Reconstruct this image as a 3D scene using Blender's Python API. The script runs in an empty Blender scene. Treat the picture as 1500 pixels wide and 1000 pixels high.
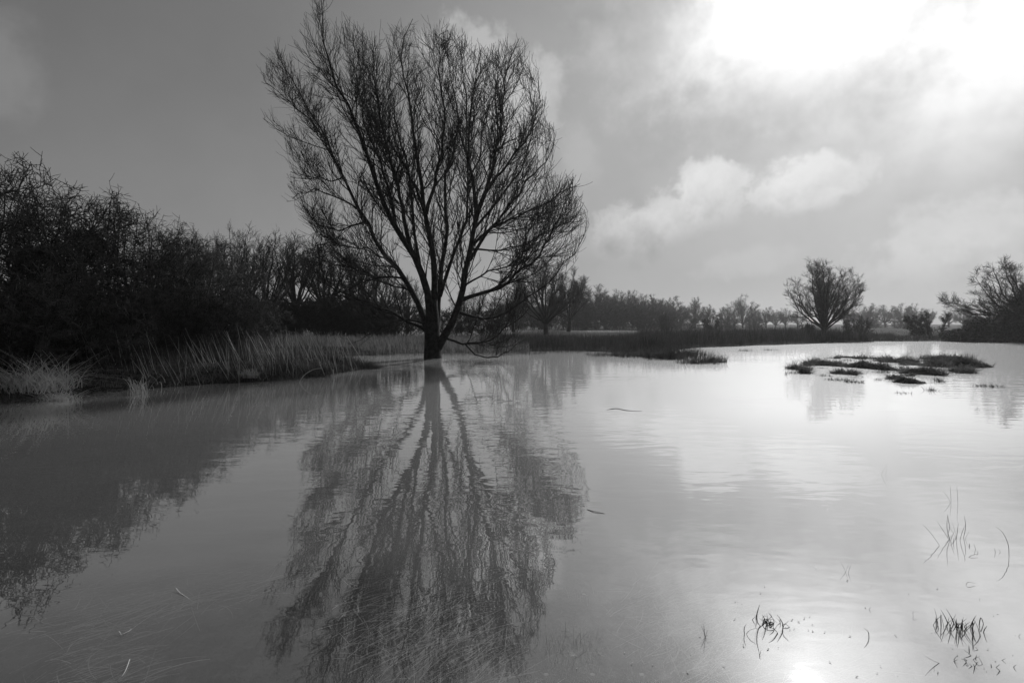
import bpy, math
import numpy as np
rng = np.random.default_rng(11)
sc = bpy.context.scene
COL = sc.collection
PI = math.pi
F, CX, HY, EYE = 708.3, 750.0, 475.0, 1.5      # lens in photo pixels, principal column, horizon row, eye height

def at(px, py, z=0.0):
    """point of the level z under photo pixel (px,py)"""
    Y = (EYE - z) * F / (py - HY)
    return np.array([(px - CX) / F * Y, Y, z])
def at_depth(px, py, Y):
    return np.array([(px - CX) / F * Y, Y, EYE + (HY - py) / F * Y])

# ---------------------------------------------------------------- materials
def nt_of(name):
    m = bpy.data.materials.new(name); m.use_nodes = True
    nt = m.node_tree; nt.nodes.clear()
    return m, nt
def N(nt, t, **kw):
    n = nt.nodes.new(t)
    for k, v in kw.items():
        setattr(n, k, v)
    return n
def plug(nt, sock, v):
    if isinstance(v, bpy.types.NodeSocket): nt.links.new(v, sock)
    else: sock.default_value = v
def M(nt, op, *a, clamp=False):
    n = N(nt, 'ShaderNodeMath', operation=op); n.use_clamp = clamp
    for i, v in enumerate(a): plug(nt, n.inputs[i], v)
    return n.outputs[0]
def smooth(nt, v, a, b, lo=0.0, hi=1.0):
    n = N(nt, 'ShaderNodeMapRange', interpolation_type='SMOOTHSTEP')
    plug(nt, n.inputs[0], v)
    for i, x in enumerate((a, b, lo, hi)): plug(nt, n.inputs[i + 1], x)
    return n.outputs[0]
def noise(nt, vec, scale, detail=3.0, rough=0.5, dist=0.0, dims='3D'):
    n = N(nt, 'ShaderNodeTexNoise', noise_dimensions=dims)
    if vec is not None: plug(nt, n.inputs['Vector'], vec)
    n.inputs['Scale'].default_value = scale; n.inputs['Detail'].default_value = detail
    n.inputs['Roughness'].default_value = rough; n.inputs['Distortion'].default_value = dist
    return n.outputs[0]
def grey(v): return (v, v, v, 1.0)
def mat_plant(name, lo, hi, scale=3.0, rough=0.8, trans=0.0, bump=0.0, spec=.12):
    m, nt = nt_of(name)
    tc = N(nt, 'ShaderNodeTexCoord'); out = N(nt, 'ShaderNodeOutputMaterial')
    v = smooth(nt, noise(nt, tc.outputs['Object'], scale, 4, .6), .3, .7, lo, hi)
    comb = N(nt, 'ShaderNodeCombineColor')
    for i in range(3): nt.links.new(v, comb.inputs[i])
    b = N(nt, 'ShaderNodeBsdfPrincipled')
    nt.links.new(comb.outputs[0], b.inputs['Base Color']); b.inputs['Roughness'].default_value = rough
    b.inputs['Specular IOR Level'].default_value = spec
    if bump:
        bp = N(nt, 'ShaderNodeBump'); bp.inputs['Strength'].default_value = bump; bp.inputs['Distance'].default_value = .02
        nt.links.new(noise(nt, tc.outputs['Object'], scale * 6, 5, .6), bp.inputs['Height']); nt.links.new(bp.outputs[0], b.inputs['Normal'])
    s = b.outputs[0]
    if trans:
        t = N(nt, 'ShaderNodeBsdfTranslucent'); nt.links.new(comb.outputs[0], t.inputs[0])
        mx = N(nt, 'ShaderNodeMixShader'); mx.inputs[0].default_value = trans
        nt.links.new(s, mx.inputs[1]); nt.links.new(t.outputs[0], mx.inputs[2]); s = mx.outputs[0]
    nt.links.new(s, out.inputs[0])
    return m
BARK = mat_plant('willow_bark', .018, .05, 5, .85, 0, .6)
TWIG = mat_plant('willow_twig', .02, .04, 2, .8)
THORN = mat_plant('thorn_wood', .03, .13, 3, .8)
FARWOOD = mat_plant('distant_wood', .025, .045, 2, .9)
IVY = mat_plant('ivy_leaf', .025, .05, 4, .6)
REED = mat_plant('dry_reed', .06, .24, 2.2, .8, .5)
PALE = mat_plant('bleached_grass', .55, .85, 2.0, .7, .45)
SEDGE = mat_plant('dark_sedge', .03, .10, .9, .8, .25)
TUFT = mat_plant('wet_grass', .03, .13, 3, .9, .2, 0, .03)
BLACKBLADE = mat_plant('wet_dark_blade', .015, .06, 6, .5)
SUBM = mat_plant('drowned_grass', .30, .6, 1.5, .8, .2)
GLINT = mat_plant('pale_glint', .35, .6, 9, .5)  # pale tone that paints small glints on the water
ISLE = mat_plant('island_grass', .05, .24, 2.2, .85, .35, 0, .03)
MUD = mat_plant('wet_mud', .015, .04, 3, .9, 0, .8, 0.02)

# ---------------------------------------------------------------- mesh builders
class MB:
    """collects tubes and ribbons, builds ONE mesh object"""
    def __init__(s): s.v, s.f, s.n = [], [], 0
    def quads(s, v, f):
        s.v.append(v.reshape(-1, 3)); s.f.append(f.reshape(-1, 4) + s.n); s.n += v.size // 3
    def tubes(s, P, R, sides):
        """P (n,k,3) polylines, R (n,k) radii"""
        n, k = R.shape
        if n == 0: return
        T = np.gradient(P, axis=1); T /= np.linalg.norm(T, axis=2, keepdims=True) + 1e-9
        mean = T.mean(1); ref = np.where(np.abs(mean[:, 2:3]) > .9, [[1., 0, 0]], [[0, 0, 1.]])
        ref = np.broadcast_to(ref[:, None, :], T.shape)
        A = np.cross(T, ref); A /= np.linalg.norm(A, axis=2, keepdims=True) + 1e-9
        B = np.cross(T, A)
        th = np.arange(sides) * 2 * PI / sides
        V = P[:, :, None, :] + R[:, :, None, None] * (np.cos(th)[:, None] * A[:, :, None, :] + np.sin(th)[:, None] * B[:, :, None, :])
        i = np.arange(n)[:, None, None] * k * sides; j = np.arange(k - 1)[None, :, None] * sides; q = np.arange(sides)[None, None, :]
        q2 = (q + 1) % sides
        f = np.stack(np.broadcast_arrays(i + j + q, i + j + q2, i + j + sides + q2, i + j + sides + q), -1)
        s.quads(V, f)
    def ribbons(s, P, W, side):
        """P (n,k,3) centre lines, W (n,k) half widths, side (n,3)"""
        n, k = W.shape
        V = np.stack([P - side[:, None, :] * W[..., None], P + side[:, None, :] * W[..., None]], 2)
        i = np.arange(n)[:, None] * k * 2; j = np.arange(k - 1)[None, :] * 2
        f = np.stack([i + j, i + j + 1, i + j + 3, i + j + 2], -1)
        s.quads(V, f)
    def mesh(s, name, smooth_=True):
        me = bpy.data.meshes.new(name)
        v = np.concatenate(s.v).astype(np.float32); f = np.concatenate(s.f).astype(np.int32)
        me.vertices.add(len(v)); me.vertices.foreach_set('co', v.ravel())
        me.loops.add(f.size); me.loops.foreach_set('vertex_index', f.ravel())
        me.polygons.add(len(f)); me.polygons.foreach_set('loop_start', np.arange(0, f.size, 4, dtype=np.int32))
        me.update(calc_edges=True)
        if smooth_: me.polygons.foreach_set('use_smooth', np.ones(len(f), dtype=bool))
        return me
    def build(s, name, mat, parent=None, loc=(0, 0, 0)):
        me = s.mesh(name); me.materials.append(mat)
        o = bpy.data.objects.new(name, me); COL.objects.link(o); o.location = loc
        if parent: o.parent = parent
        return o
def tag(o, label=None, cat=None, group=None, kind=None):
    for k, v in (('label', label), ('category', cat), ('group', group), ('kind', kind)):
        if v: o[k] = v
    return o
def empty(name, loc, label, cat, group=None, rz=0.0, scale=1.0):
    o = bpy.data.objects.new(name, None); COL.objects.link(o); o.empty_display_size = .2
    o.location = tuple(map(float, loc)); o.rotation_euler = (0, 0, rz)
    o.scale = (scale,) * 3 if np.isscalar(scale) else scale
    return tag(o, label, cat, group)
def copy_thing(src, name, loc, label, rz, scale, group=None):
    r = src.copy(); COL.objects.link(r); r.name = name
    r.location = tuple(map(float, loc)); r.rotation_euler = (0, 0, rz); r.scale = (scale,) * 3 if np.isscalar(scale) else scale
    r['label'] = label
    if group: r['group'] = group
    for ch in list(src.children):
        c = ch.copy(); COL.objects.link(c); c.parent = r
    return r

# ---------------------------------------------------------------- branch growth
def unit(a): return a / (np.linalg.norm(a, axis=-1, keepdims=True) + 1e-9)
def resample(pts, k):
    """Catmull-Rom through pts, k samples evenly along its length"""
    p = np.asarray(pts, float); e = np.vstack([2 * p[0] - p[1], p, 2 * p[-1] - p[-2]])
    o = []
    for i in range(1, len(e) - 2):
        t = np.linspace(0, 1, 9)[:-1, None]
        a, b, c, d = e[i - 1], e[i], e[i + 1], e[i + 2]
        o.append(.5 * (2 * b + (c - a) * t + (2 * a - 5 * b + 4 * c - d) * t ** 2 + (3 * b - 3 * c + d - a) * t ** 3))
    o = np.vstack(o + [p[-1:]])
    s = np.r_[0, np.cumsum(np.linalg.norm(np.diff(o, axis=0), axis=1))]
    u = np.linspace(0, s[-1], k)
    return np.stack([np.interp(u, s, o[:, j]) for j in range(3)], 1)
def grow(P, R, k, t0, t1, ang, ln, pts, trop=(0, 0, 1), tw=.3, wander=.12, ratio=.6, rmin=.003, tip=.35, lnpow=.5, rmax=9, r=rng):
    """children of the polylines P (n,m,3): k each, leaving at t0..t1; returns (n*k,pts,3),(n*k,pts)"""
    n, m, _ = P.shape
    t = (np.arange(k)[None, :] + r.random((n, k))) / k * (t1 - t0) + t0
    u = np.clip(t, 0, .999) * (m - 1); i = u.astype(int); fr = (u - i)[..., None]
    a = np.arange(n)[:, None]
    base = P[a, i] * (1 - fr) + P[a, i + 1] * fr
    tan = unit(P[a, i + 1] - P[a, i])
    rad0 = R[a, i] * (1 - fr[..., 0]) + R[a, i + 1] * fr[..., 0]
    rv = unit(r.normal(size=(n, k, 3))); perp = unit(np.cross(tan, rv))
    th = np.radians(r.uniform(ang[0], ang[1], (n, k)))[..., None]
    d = tan * np.cos(th) + perp * np.sin(th)
    L = r.uniform(ln[0], ln[1], (n, k)) * (1 - (1 - lnpow) * (t - t0) / max(t1 - t0, 1e-6))
    d = d.reshape(-1, 3); base = base.reshape(-1, 3); L = L.reshape(-1); rad0 = rad0.reshape(-1)
    q = np.empty((n * k, pts, 3)); q[:, 0] = base; st = (L / (pts - 1))[:, None]
    tr = np.asarray(trop, float)
    for j in range(1, pts):
        d = unit(d + tr * tw / (pts - 1) + r.normal(size=d.shape) * wander)
        q[:, j] = q[:, j - 1] + d * st
    r0 = np.clip(rad0 * ratio, rmin, rmax)
    rr = r0[:, None] * np.linspace(1, tip, pts)[None, :]
    return q, np.maximum(rr, rmin * .6)

# ================================================================ WILLOW
TD = 21.5
Z1 = 560 / 1000
def limb(pts, dy, r0, r1, dy0=0.0, k=18, wob=.075):
    q = []
    for i, (x, y) in enumerate(pts):
        t = i / (len(pts) - 1)
        q.append(at_depth(340 + x * Z1, y * Z1, TD + dy0 + (dy - dy0) * t ** .8))
    p = resample(q, k)
    n = rng.normal(size=p.shape) * wob; n[0] = 0
    p = p + n * np.linspace(.2, 1, k)[:, None]
    return p, np.maximum((r0 + (r1 - r0) * np.linspace(0, 1, k) ** .7) * .85, .012)
L_ = []
def add(*a, **k): L_.append(limb(*a, **k))
add([(520,870),(516,800),(500,720),(470,660),(430,600),(400,530),(370,440),(335,360),(305,280),(270,215),(250,150),(240,80),(228,0)], -1.5, .24, .015)
add([(514,880),(500,825),(470,760),(430,700),(385,650),(350,580),(305,500),(275,430),(245,370),(215,310),(175,240),(135,170)], 1.0, .19, .015)
add([(275,430),(250,390),(225,340),(185,295),(140,262),(95,215)], 2.2, .075, .012, dy0=.7, k=12)
add([(470,660),(455,600),(440,520),(425,450),(400,370),(385,290),(372,200),(362,120)], -2.6, .13, .013, dy0=-.3)
add([(430,600),(420,540),(395,450),(355,340),(325,210),(312,95)], 2.2, .11, .012, dy0=-.4)
add([(525,880),(527,800),(530,720),(520,640),(505,560),(495,480),(480,390),(470,300),(455,210),(448,130),(458,55)], .5, .23, .014)
add([(508,560),(527,480),(545,400),(555,310),(545,210),(540,110),(555,70)], -1.8, .11, .012, dy0=.2)
add([(532,890),(541,790),(548,690),(560,620),(557,540),(560,460),(580,390),(590,300),(570,200),(560,100)], 2.2, .17, .013)
add([(544,775),(556,730),(585,655),(610,580),(620,480),(612,370),(610,260),(600,160),(585,90)], 1.0, .11, .012, dy0=.2)
add([(530,925),(565,865),(595,800),(612,720),(625,640),(640,560),(628,470),(618,380),(620,290),(640,200),(655,130)], -.6, .24, .014)
add([(637,575),(660,510),(680,450),(695,380),(705,310),(712,240),(725,170),(745,95)], -1.5, .14, .013, dy0=-.3)
add([(660,510),(720,430),(770,360),(800,270),(798,195)], 1.0, .085, .012, dy0=-.5, k=14)
add([(622,680),(660,620),(700,570),(745,510),(790,450),(830,400),(842,330)], 2.0, .11, .012, dy0=-.2)
add([(630,640),(690,590),(760,560),(830,520),(865,490),(880,475)], -2.0, .09, .012, dy0=-.2, k=14)
add([(598,785),(660,765),(710,745),(750,710),(800,670),(845,590),(878,520),(900,470)], -1.0, .12, .012, dy0=-.1)
add([(590,815),(650,832),(700,825),(745,800),(800,760),(870,690),(925,612)], 1.5, .085, .012, dy0=-.1, k=14)
add([(560,885),(610,900),(660,895),(710,865),(750,830),(780,790)], -1.0, .07, .012, k=12)
add([(610,900),(640,928),(675,937),(720,922),(765,893)], -1.6, .05, .012, dy0=-.3, k=10)
add([(505,862),(460,840),(410,815),(350,795),(290,770),(240,730),(195,690)], -1.0, .10, .012, k=14)
add([(505,850),(470,835),(430,840),(390,858),(345,885),(310,905)], -1.4, .05, .010, k=10)
add([(448,728),(400,725),(357,733),(320,746),(277,768),(240,772)], -1.5, .065, .012, dy0=.3, k=10)
add([(338,556),(304,527),(265,512),(220,500),(180,505),(158,520)], -1.0, .06, .012, dy0=.5, k=10)
add([(290,465),(255,470),(215,468),(180,462),(160,450)], 1.4, .045, .012, dy0=.8, k=10)
add([(350,580),(310,592),(270,600),(225,585),(195,560)], .8, .06, .012, dy0=.5, k=10)
add([(622,650),(690,655),(760,640),(835,598),(880,570)], 1.2, .06, .012, dy0=-.2, k=12)
add([(610,745),(680,705),(745,690),(800,640),(850,620)], -1.6, .06, .012, dy0=-.2, k=12)
add([(425,695),(365,655),(300,640),(245,625)], -1.4, .055, .012, dy0=.3, k=12)
add([(468,760),(405,742),(335,705),(270,690),(220,668)], 1.2, .055, .012, dy0=.2, k=12)
add([(632,600),(700,520),(760,430),(785,330),(775,230)], 1.6, .08, .012, dy0=-.2, k=14)
add([(490,690),(475,600),(470,500),(455,420),(430,330),(415,230),(410,110)], 1.4, .10, .012, k=16)
add([(505,560),(470,470),(420,380),(360,300),(300,240),(262,170)], -.6, .085, .012, k=14)
add([(620,480),(650,400),(655,310),(690,230),(690,150)], 1.6, .06, .012, k=12)
def flare(): 
    p = resample([at_depth(340+525*Z1, y*Z1, TD) + np.array([dx,0,0]) for y, dx in ((958,0),(930,0),(890,-.02),(840,-.03),(760,-.01))], 9)
    return p, np.array([.44,.40,.365,.345,.335,.31,.26,.2,.1])
trunk_origin = at_depth(340 + 525 * Z1, 935 * Z1, TD); trunk_origin[2] = 0
willow = empty('willow_tree', trunk_origin, 'large bare multi-stemmed willow standing alone in the flooded water', 'tree')
O = trunk_origin
mb = MB()
p, r = flare(); mb.tubes(p[None] - O, r[None], 14)
# flutes: the trunk swells where the right stem leaves
for p, r in L_: mb.tubes(p[None] - O, r[None], 8)
sec = []
mid, fine = MB(), MB()
LK = {}
for i, (p, r) in enumerate(L_):
    LK.setdefault(len(p), []).append(i)
all1 = []
LOWLIMB = (16, 17, 18, 19, 15)
for k, ids in LK.items():
    P = np.stack([L_[i][0] for i in ids]); R = np.stack([L_[i][1] for i in ids])
    lo = .14
    low = np.array([i in LOWLIMB for i in ids])
    for sel, f in ((~low, 1.6), (low, .95)):
        if not sel.any(): continue
        q, rr = grow(P[sel], R[sel], int(k * f), lo, .98, (16, 46), (1.4, 3.9), 10, tw=.6, wander=.10, ratio=.5, rmin=.009, tip=.4, lnpow=.38, rmax=.030)
        all1.append((q, rr) if q.shape[1] == 9 else (q[:, :, :], rr))
    q, rr = grow(P, R, int(k * 1.3), .15, 1, (25, 60), (.35, 1.1), 6, tw=.5, wander=.12, ratio=.3, rmin=.0075, tip=.6, lnpow=.7, rmax=.014)
    fine.tubes(q, rr, 3); sec.append((q, rr))
Q1 = np.concatenate([a for a, b in all1]); R1 = np.concatenate([b for a, b in all1])
OUTL = [(185,-20),(240,-40),(300,45),(320,40),(350,95),(400,70),(460,35),(500,75),(560,55),(610,90),(660,130),(700,105),(745,80),(768,120),(792,170),(802,230),(822,290),(848,360),(838,420),(852,460),(902,462),(918,520),(935,612),(900,655),(872,705),(805,725),(765,805),(785,900),(700,945),(560,965),(430,910),(320,915),(290,800),(180,700),(160,650),(215,610),(150,560),(140,450),(185,430),(110,395),(90,330),(58,285),(82,250),(72,160),(120,105),(160,100),(172,40)]
OUTL = np.array([at_depth(340 + x * Z1, y * Z1, TD)[[0, 2]] for x, y in OUTL])
def inside(p):
    c = np.zeros(len(p), bool); a = OUTL; b = np.roll(OUTL, -1, 0)
    for (x0, y0), (x1, y1) in zip(a, b):
        c ^= ((y0 > p[:, 1]) != (y1 > p[:, 1])) & (p[:, 0] < (x1 - x0) * (p[:, 1] - y0) / (y1 - y0 + 1e-12) + x0)
    return c
def above(q, r):   # nothing dips under the flood; the crown keeps the habit it has grown into
    tip = q[:, -1]; tip = tip[:, [0, 2]] * (TD / np.maximum(tip[:, 1:2], 5)) * [1, 1] + np.array([0, EYE]) * (1 - TD / np.maximum(tip[:, 1:2], 5))
    ok = (q[:, :, 2].min(1) > .06) & inside(tip + rng.normal(size=tip.shape) * .22)
    return q[ok], r[ok]
Q1, R1 = above(Q1, R1)
mid.tubes(Q1, R1, 5)
Q2, R2 = above(*grow(Q1, R1, 8, .1, 1, (18, 48), (.6, 1.6), 7, tw=.55, wander=.075, ratio=.6, rmin=.008, tip=.7, lnpow=.55, rmax=.014))
fine.tubes(Q2, R2, 4)
Q3, R3 = above(*grow(Q2, R2, 4, .1, 1, (18, 45), (.3, .85), 5, tw=.35, wander=.06, ratio=.75, rmin=.0066, tip=.75, lnpow=.7, rmax=.009))
fine.tubes(Q3, R3, 3)
Q3, R3 = above(*grow(sec[0][0], sec[0][1], 3, .2, 1, (20, 50), (.25, .6), 5, tw=.3, wander=.10, ratio=.75, rmin=.0066, tip=.75, rmax=.009))
fine.tubes(Q3, R3, 3)
tr = mb.build('trunk', BARK, willow)
for b in (mid, fine):
    b.v = [v - O for v in b.v]
mid.build('branches', BARK, willow)
fine.build('crown', TWIG, willow)

# ================================================================ other bare trees
def gen_tree(seed, H, spread, trunk, nl, k=(10, 6, 4), rt=.018, up=.5, thick=1.0, lean=0.0, start=.35, drop=.55):
    """bare tree of height H at the origin: (trunk MB, crown MB)"""
    r = np.random.default_rng(seed)
    a, b = MB(), MB()
    R0 = H * .028
    z = np.linspace(-.3, H * trunk, 6)
    P = np.stack([np.cumsum(r.normal(size=6) * .012 * H) * .4 + lean * z, np.cumsum(r.normal(size=6) * .012 * H) * .4, z], 1)
    P[0, :2] = P[1, :2]
    R = np.linspace(1.2, .8, 6) * R0
    a.tubes(P[None], R[None], 8)
    Ls = []
    for i in range(nl):
        az = i * 2.4 + r.uniform(-.5, .5); el = r.uniform(.02, 1.0) ** .5
        tip = np.array([math.cos(az) * spread * el, math.sin(az) * spread * el, H * (1.0 - drop * el ** 2.2) * r.uniform(.9, 1.0)])
        s = P[-1] * (1 - .5 * r.random() * el) + np.array([0, 0, 0]); s[2] = H * trunk * (1 - .45 * r.random() * el)
        s[:2] = np.array([np.interp(s[2], P[:, 2], P[:, j]) for j in (0, 1)])
        m = s + (tip - s) * .45 + np.array([math.cos(az), math.sin(az), 0]) * spread * .12 * el + r.normal(size=3) * .03 * H
        q = resample([s, m, tip], 12); q += r.normal(size=q.shape) * .006 * H * np.linspace(0, 1, 12)[:, None]
        Ls.append(q)
    Ls = np.stack(Ls); LR = R0 * .5 * np.linspace(1, .12, 12)[None] * r.uniform(.7, 1.1, (nl, 1)); LR = np.maximum(LR, .006 * thick)
    a.tubes(Ls, LR, 6)
    q1, r1 = grow(Ls, LR, k[0], start, 1, (25, 55), (.10 * H, .24 * H), 7, tw=up, wander=.12, ratio=.5, rmin=.011 * thick, lnpow=.5, rmax=.05, r=r)
    b.tubes(q1, r1, 4)
    q2, r2 = grow(q1, r1, k[1], .15, 1, (25, 55), (.045 * H, .10 * H), 5, tw=up * .6, wander=.13, ratio=.6, rmin=.009 * thick, tip=.6, lnpow=.7, rmax=.02 * thick, r=r)
    b.tubes(q2, r2, 3)
    if k[2]:
        q3, r3 = grow(q2, r2, k[2], .15, 1, (25, 50), (.025 * H, .055 * H), 4, tw=up * .4, wander=.1, ratio=.8, rmin=.008 * thick, tip=.7, lnpow=.8, rmax=.012 * thick, r=r)
        b.tubes(q3, r3, 3)
    return a, b
def gen_bush(seed, H, W, ns=18, k=(9, 7, 6), thick=1.0, ang=(35, 75), up=.25, fan=1.0, minr=.0):
    """many-stemmed thorny thicket"""
    r = np.random.default_rng(seed)
    a, b = MB(), MB(); Ls = []
    for i in range(ns):
        az = r.uniform(0, 2 * PI); e = r.random() ** .6 * fan
        s = np.array([math.cos(az) * .35 * W * e * .6, math.sin(az) * .35 * W * e * .6, -.25])
        tip = np.array([math.cos(az) * W * .5 * e, math.sin(az) * W * .5 * e, H * r.uniform(.82, .98) * (1 - .35 * e ** 2)])
        m = s + (tip - s) * .5 + r.normal(size=3) * .06 * H
        q = resample([s, m, tip], 10); q += r.normal(size=q.shape) * .014 * H * np.linspace(0, 1, 10)[:, None]
        Ls.append(q)
    Ls = np.stack(Ls); LR = np.maximum(H * .0085 * np.linspace(1, .25, 10)[None] * r.uniform(.5, 1.2, (ns, 1)), .008 * thick)
    a.tubes(Ls, LR, 5)
    q1, r1 = grow(Ls, LR, k[0], .12, 1, ang, (.16 * H, .36 * H), 7, tw=up, wander=.2, ratio=.5, rmin=.011 * thick, lnpow=.4, rmax=.03, r=r)
    b.tubes(q1, r1, 4)
    q2, r2 = grow(q1, r1, k[1], .1, 1, ang, (.06 * H, .17 * H), 5, tw=up * .5, wander=.22, ratio=.65, rmin=.009 * thick, tip=.6, lnpow=.6, rmax=.016 * thick, r=r)
    b.tubes(q2, r2, 3)
    q3, r3 = grow(q2, r2, k[2], .1, 1, (45, 85), (.015 * H, .06 * H), 3, tw=.1, wander=.15, ratio=.8, rmin=.008 * thick, tip=.6, lnpow=.9, rmax=.012 * thick, r=r)
    for x in (q3,): b.tubes(x, r3, 3)
    return a, b
def proto(name, ab, mats, loc, label, cat, group=None, rz=0., scale=1., names=('trunk', 'crown')):
    t = empty(name, loc, label, cat, group, rz, scale)
    ab[0].build(names[0], mats[0], t); ab[1].build(names[1], mats[1], t)
    return t

# ---- ground height -------------------------------------------------
_gn = np.random.default_rng(5)
_waves = [(_gn.uniform(.15, 2.2), _gn.uniform(0, 2 * PI), _gn.uniform(0, 2 * PI)) for _ in range(26)]
def lump(x, y, s=1.0):
    h = 0
    for w, a, ph in _waves:
        h = h + np.sin((x * math.cos(a) + y * math.sin(a)) * w * s + ph) / (w + .6)
    return h / 9.0
LBY = [-6, 9.4, 10.1, 10.95, 12.07, 12.8, 14.2, 16.4, 17.3, 18.2, 22.5, 24]
LBX = [-11.5, -9.96, -9.3, -8.6, -7.7, -6.4, -5.5, -4.9, -5.2, -8.2, -8.6, -6]
FBX = [-60, -14, -6, -1.5, 3, 6.8, 9, 12, 20, 32, 39, 43, 60, 90]
FBY = [22, 23, 25, 25.5, 27.5, 25, 27, 31, 36, 42.5, 43, 40, 39, 30]
def ground_h(x, y):
    x = np.asarray(x, float); y = np.asarray(y, float)
    d = np.interp(y, LBY, LBX) - x
    left = np.where(y < 24, np.clip(d * .22, -.5, .42), -1)
    back = np.clip((y - np.interp(x, FBX, FBY)) * .06, -.5, .10)
    pond = -.14 - .26 * np.clip((y - 2.2) / 5, 0, 1)
    h = np.maximum(np.maximum(left, back), pond)
    far = np.clip((y - 60) / 60, 0, 1)
    h = h + lump(x, y) * np.where(h > -.12, .06, .03) + far * (.10 * lump(x * .2, y * .09) + .05)
    # flooded hollow in the far meadow
    h = h - .35 * np.exp(-((y - 104) / 7) ** 2 - ((x - 19) / 9) ** 4)
    h = h - .35 * np.exp(-((y - 150) / 14) ** 2 - ((x + 55) / 30) ** 4)
    r = np.hypot(x, y - 2); h = h + np.clip((-y - 1) / 8, 0, 1) * .8    # dry bank behind the viewer
    return h
u = np.linspace(-6.25, 6.25, 361); gx = 12 * np.sinh(u)
v = np.linspace(-2.2, 6.3, 401); gy = 12 * np.sinh(v) + 12
X, Y = np.meshgrid(gx, gy); Zg = ground_h(X, Y)
nb = MB(); ny, nx = X.shape
idx = np.arange(ny * nx).reshape(ny, nx)
nb.quads(np.stack([X, Y, Zg], -1), np.stack([idx[:-1, :-1], idx[:-1, 1:], idx[1:, 1:], idx[1:, :-1]], -1))
m, nt = nt_of('meadow_soil')
geo = N(nt, 'ShaderNodeNewGeometry'); out = N(nt, 'ShaderNodeOutputMaterial'); b = N(nt, 'ShaderNodeBsdfPrincipled')
a1 = noise(nt, geo.outputs['Position'], .35, 6, .65); a2 = noise(nt, geo.outputs['Position'], 6, 5, .7)
sp = N(nt, 'ShaderNodeSeparateXYZ'); nt.links.new(geo.outputs['Position'], sp.inputs[0])
fld = M(nt, 'MULTIPLY', smooth(nt, sp.outputs[1], 45, 80), smooth(nt, sp.outputs[0], 10, -6, .2, 1.2))
vv = M(nt, 'MULTIPLY_ADD', smooth(nt, a2, .42, .62), .06, M(nt, 'MULTIPLY', a1, .03))
vv = M(nt, 'ADD', vv, M(nt, 'MULTIPLY', fld, .13))
cc = N(nt, 'ShaderNodeCombineColor')
for i in range(3): nt.links.new(vv, cc.inputs[i])
nt.links.new(cc.outputs[0], b.inputs['Base Color']); b.inputs['Roughness'].default_value = .95; b.inputs['Specular IOR Level'].default_value = .03
bp = N(nt, 'ShaderNodeBump'); bp.inputs['Distance'].default_value = .06; nt.links.new(a2, bp.inputs['Height']); nt.links.new(bp.outputs[0], b.inputs['Normal'])
nt.links.new(b.outputs[0], out.inputs[0])
tag(nb.build('ground', m), kind='structure')

# ---- water ----------------------------------------------------------
wx = np.array([-400, 400.]); wy = np.array([-12., 420.])
wb = MB(); wb.quads(np.array([[wx[0], wy[0], 0], [wx[1], wy[0], 0], [wx[1], wy[1], 0], [wx[0], wy[1], 0]]), np.array([[0, 1, 2, 3]]))
m, nt = nt_of('flood_water')
geo = N(nt, 'ShaderNodeNewGeometry'); out = N(nt, 'ShaderNodeOutputMaterial'); pos = geo.outputs['Position']
sp = N(nt, 'ShaderNodeSeparateXYZ'); nt.links.new(pos, sp.inputs[0]); px_, py_ = sp.outputs[0], sp.outputs[1]
def mapped(sx, sy, rot=0.):
    n = N(nt, 'ShaderNodeMapping'); nt.links.new(pos, n.inputs[0]); n.inputs['Scale'].default_value = (sx, sy, 1); n.inputs['Rotation'].default_value = (0, 0, rot)
    return n.outputs[0]
r1 = noise(nt, mapped(1.6, 3.6, .12), 1.0, 2.5, .5, .3)            # ripples, crests across the view
r2 = noise(nt, mapped(4, 9, -.1), 1.0, 2, .5, .2)
r3 = noise(nt, mapped(.5, .9, .3), 1.0, 1, .5)
gust = smooth(nt, noise(nt, mapped(.10, .22), 1.0, 2, .5), .42, .62, .35, 1.0)
# a breeze reaches the open water by the grass islands on the right
bx = M(nt, 'POWER', M(nt, 'DIVIDE', M(nt, 'SUBTRACT', px_, 15.0), 6.5), 2.0); by = M(nt, 'POWER', M(nt, 'DIVIDE', M(nt, 'SUBTRACT', py_, 13.5), 5.0), 2.0)
breeze = M(nt, 'EXPONENT', M(nt, 'MULTIPLY', M(nt, 'ADD', bx, by), -1.0))
calm = smooth(nt, py_, 2.2, 5.0, .6, 1.0)
h = M(nt, 'ADD', M(nt, 'MULTIPLY', r1, .0068), M(nt, 'ADD', M(nt, 'MULTIPLY', r2, .0014), M(nt, 'MULTIPLY', r3, .0012)))
h = M(nt, 'MULTIPLY', M(nt, 'MULTIPLY', h, gust), calm)
r4 = noise(nt, mapped(1.1, 4.2, .25), 1.0, 2, .5, .4)
h = M(nt, 'ADD', h, M(nt, 'MULTIPLY', M(nt, 'MULTIPLY', r4, breeze), .012))
bp = N(nt, 'ShaderNodeBump'); bp.inputs['Strength'].default_value = 1; bp.inputs['Distance'].default_value = 1
nt.links.new(h, bp.inputs['Height'])
gl = N(nt, 'ShaderNodeBsdfGlossy'); gl.inputs['Roughness'].default_value = .01; nt.links.new(bp.outputs[0], gl.inputs['Normal']); gl.inputs[0].default_value = grey(1)
silt = N(nt, 'ShaderNodeBsdfDiffuse')
sv = smooth(nt, noise(nt, mapped(.25, .5), 1.0, 4, .55), .3, .7, .09, .13)
cc = N(nt, 'ShaderNodeCombineColor')
for i in range(3): nt.links.new(sv, cc.inputs[i])
nt.links.new(cc.outputs[0], silt.inputs[0])
tp = N(nt, 'ShaderNodeBsdfTransparent'); tp.inputs[0].default_value = grey(.75)
wob_ = noise(nt, mapped(.7, 1.2), 1.0, 3, .55)
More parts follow.
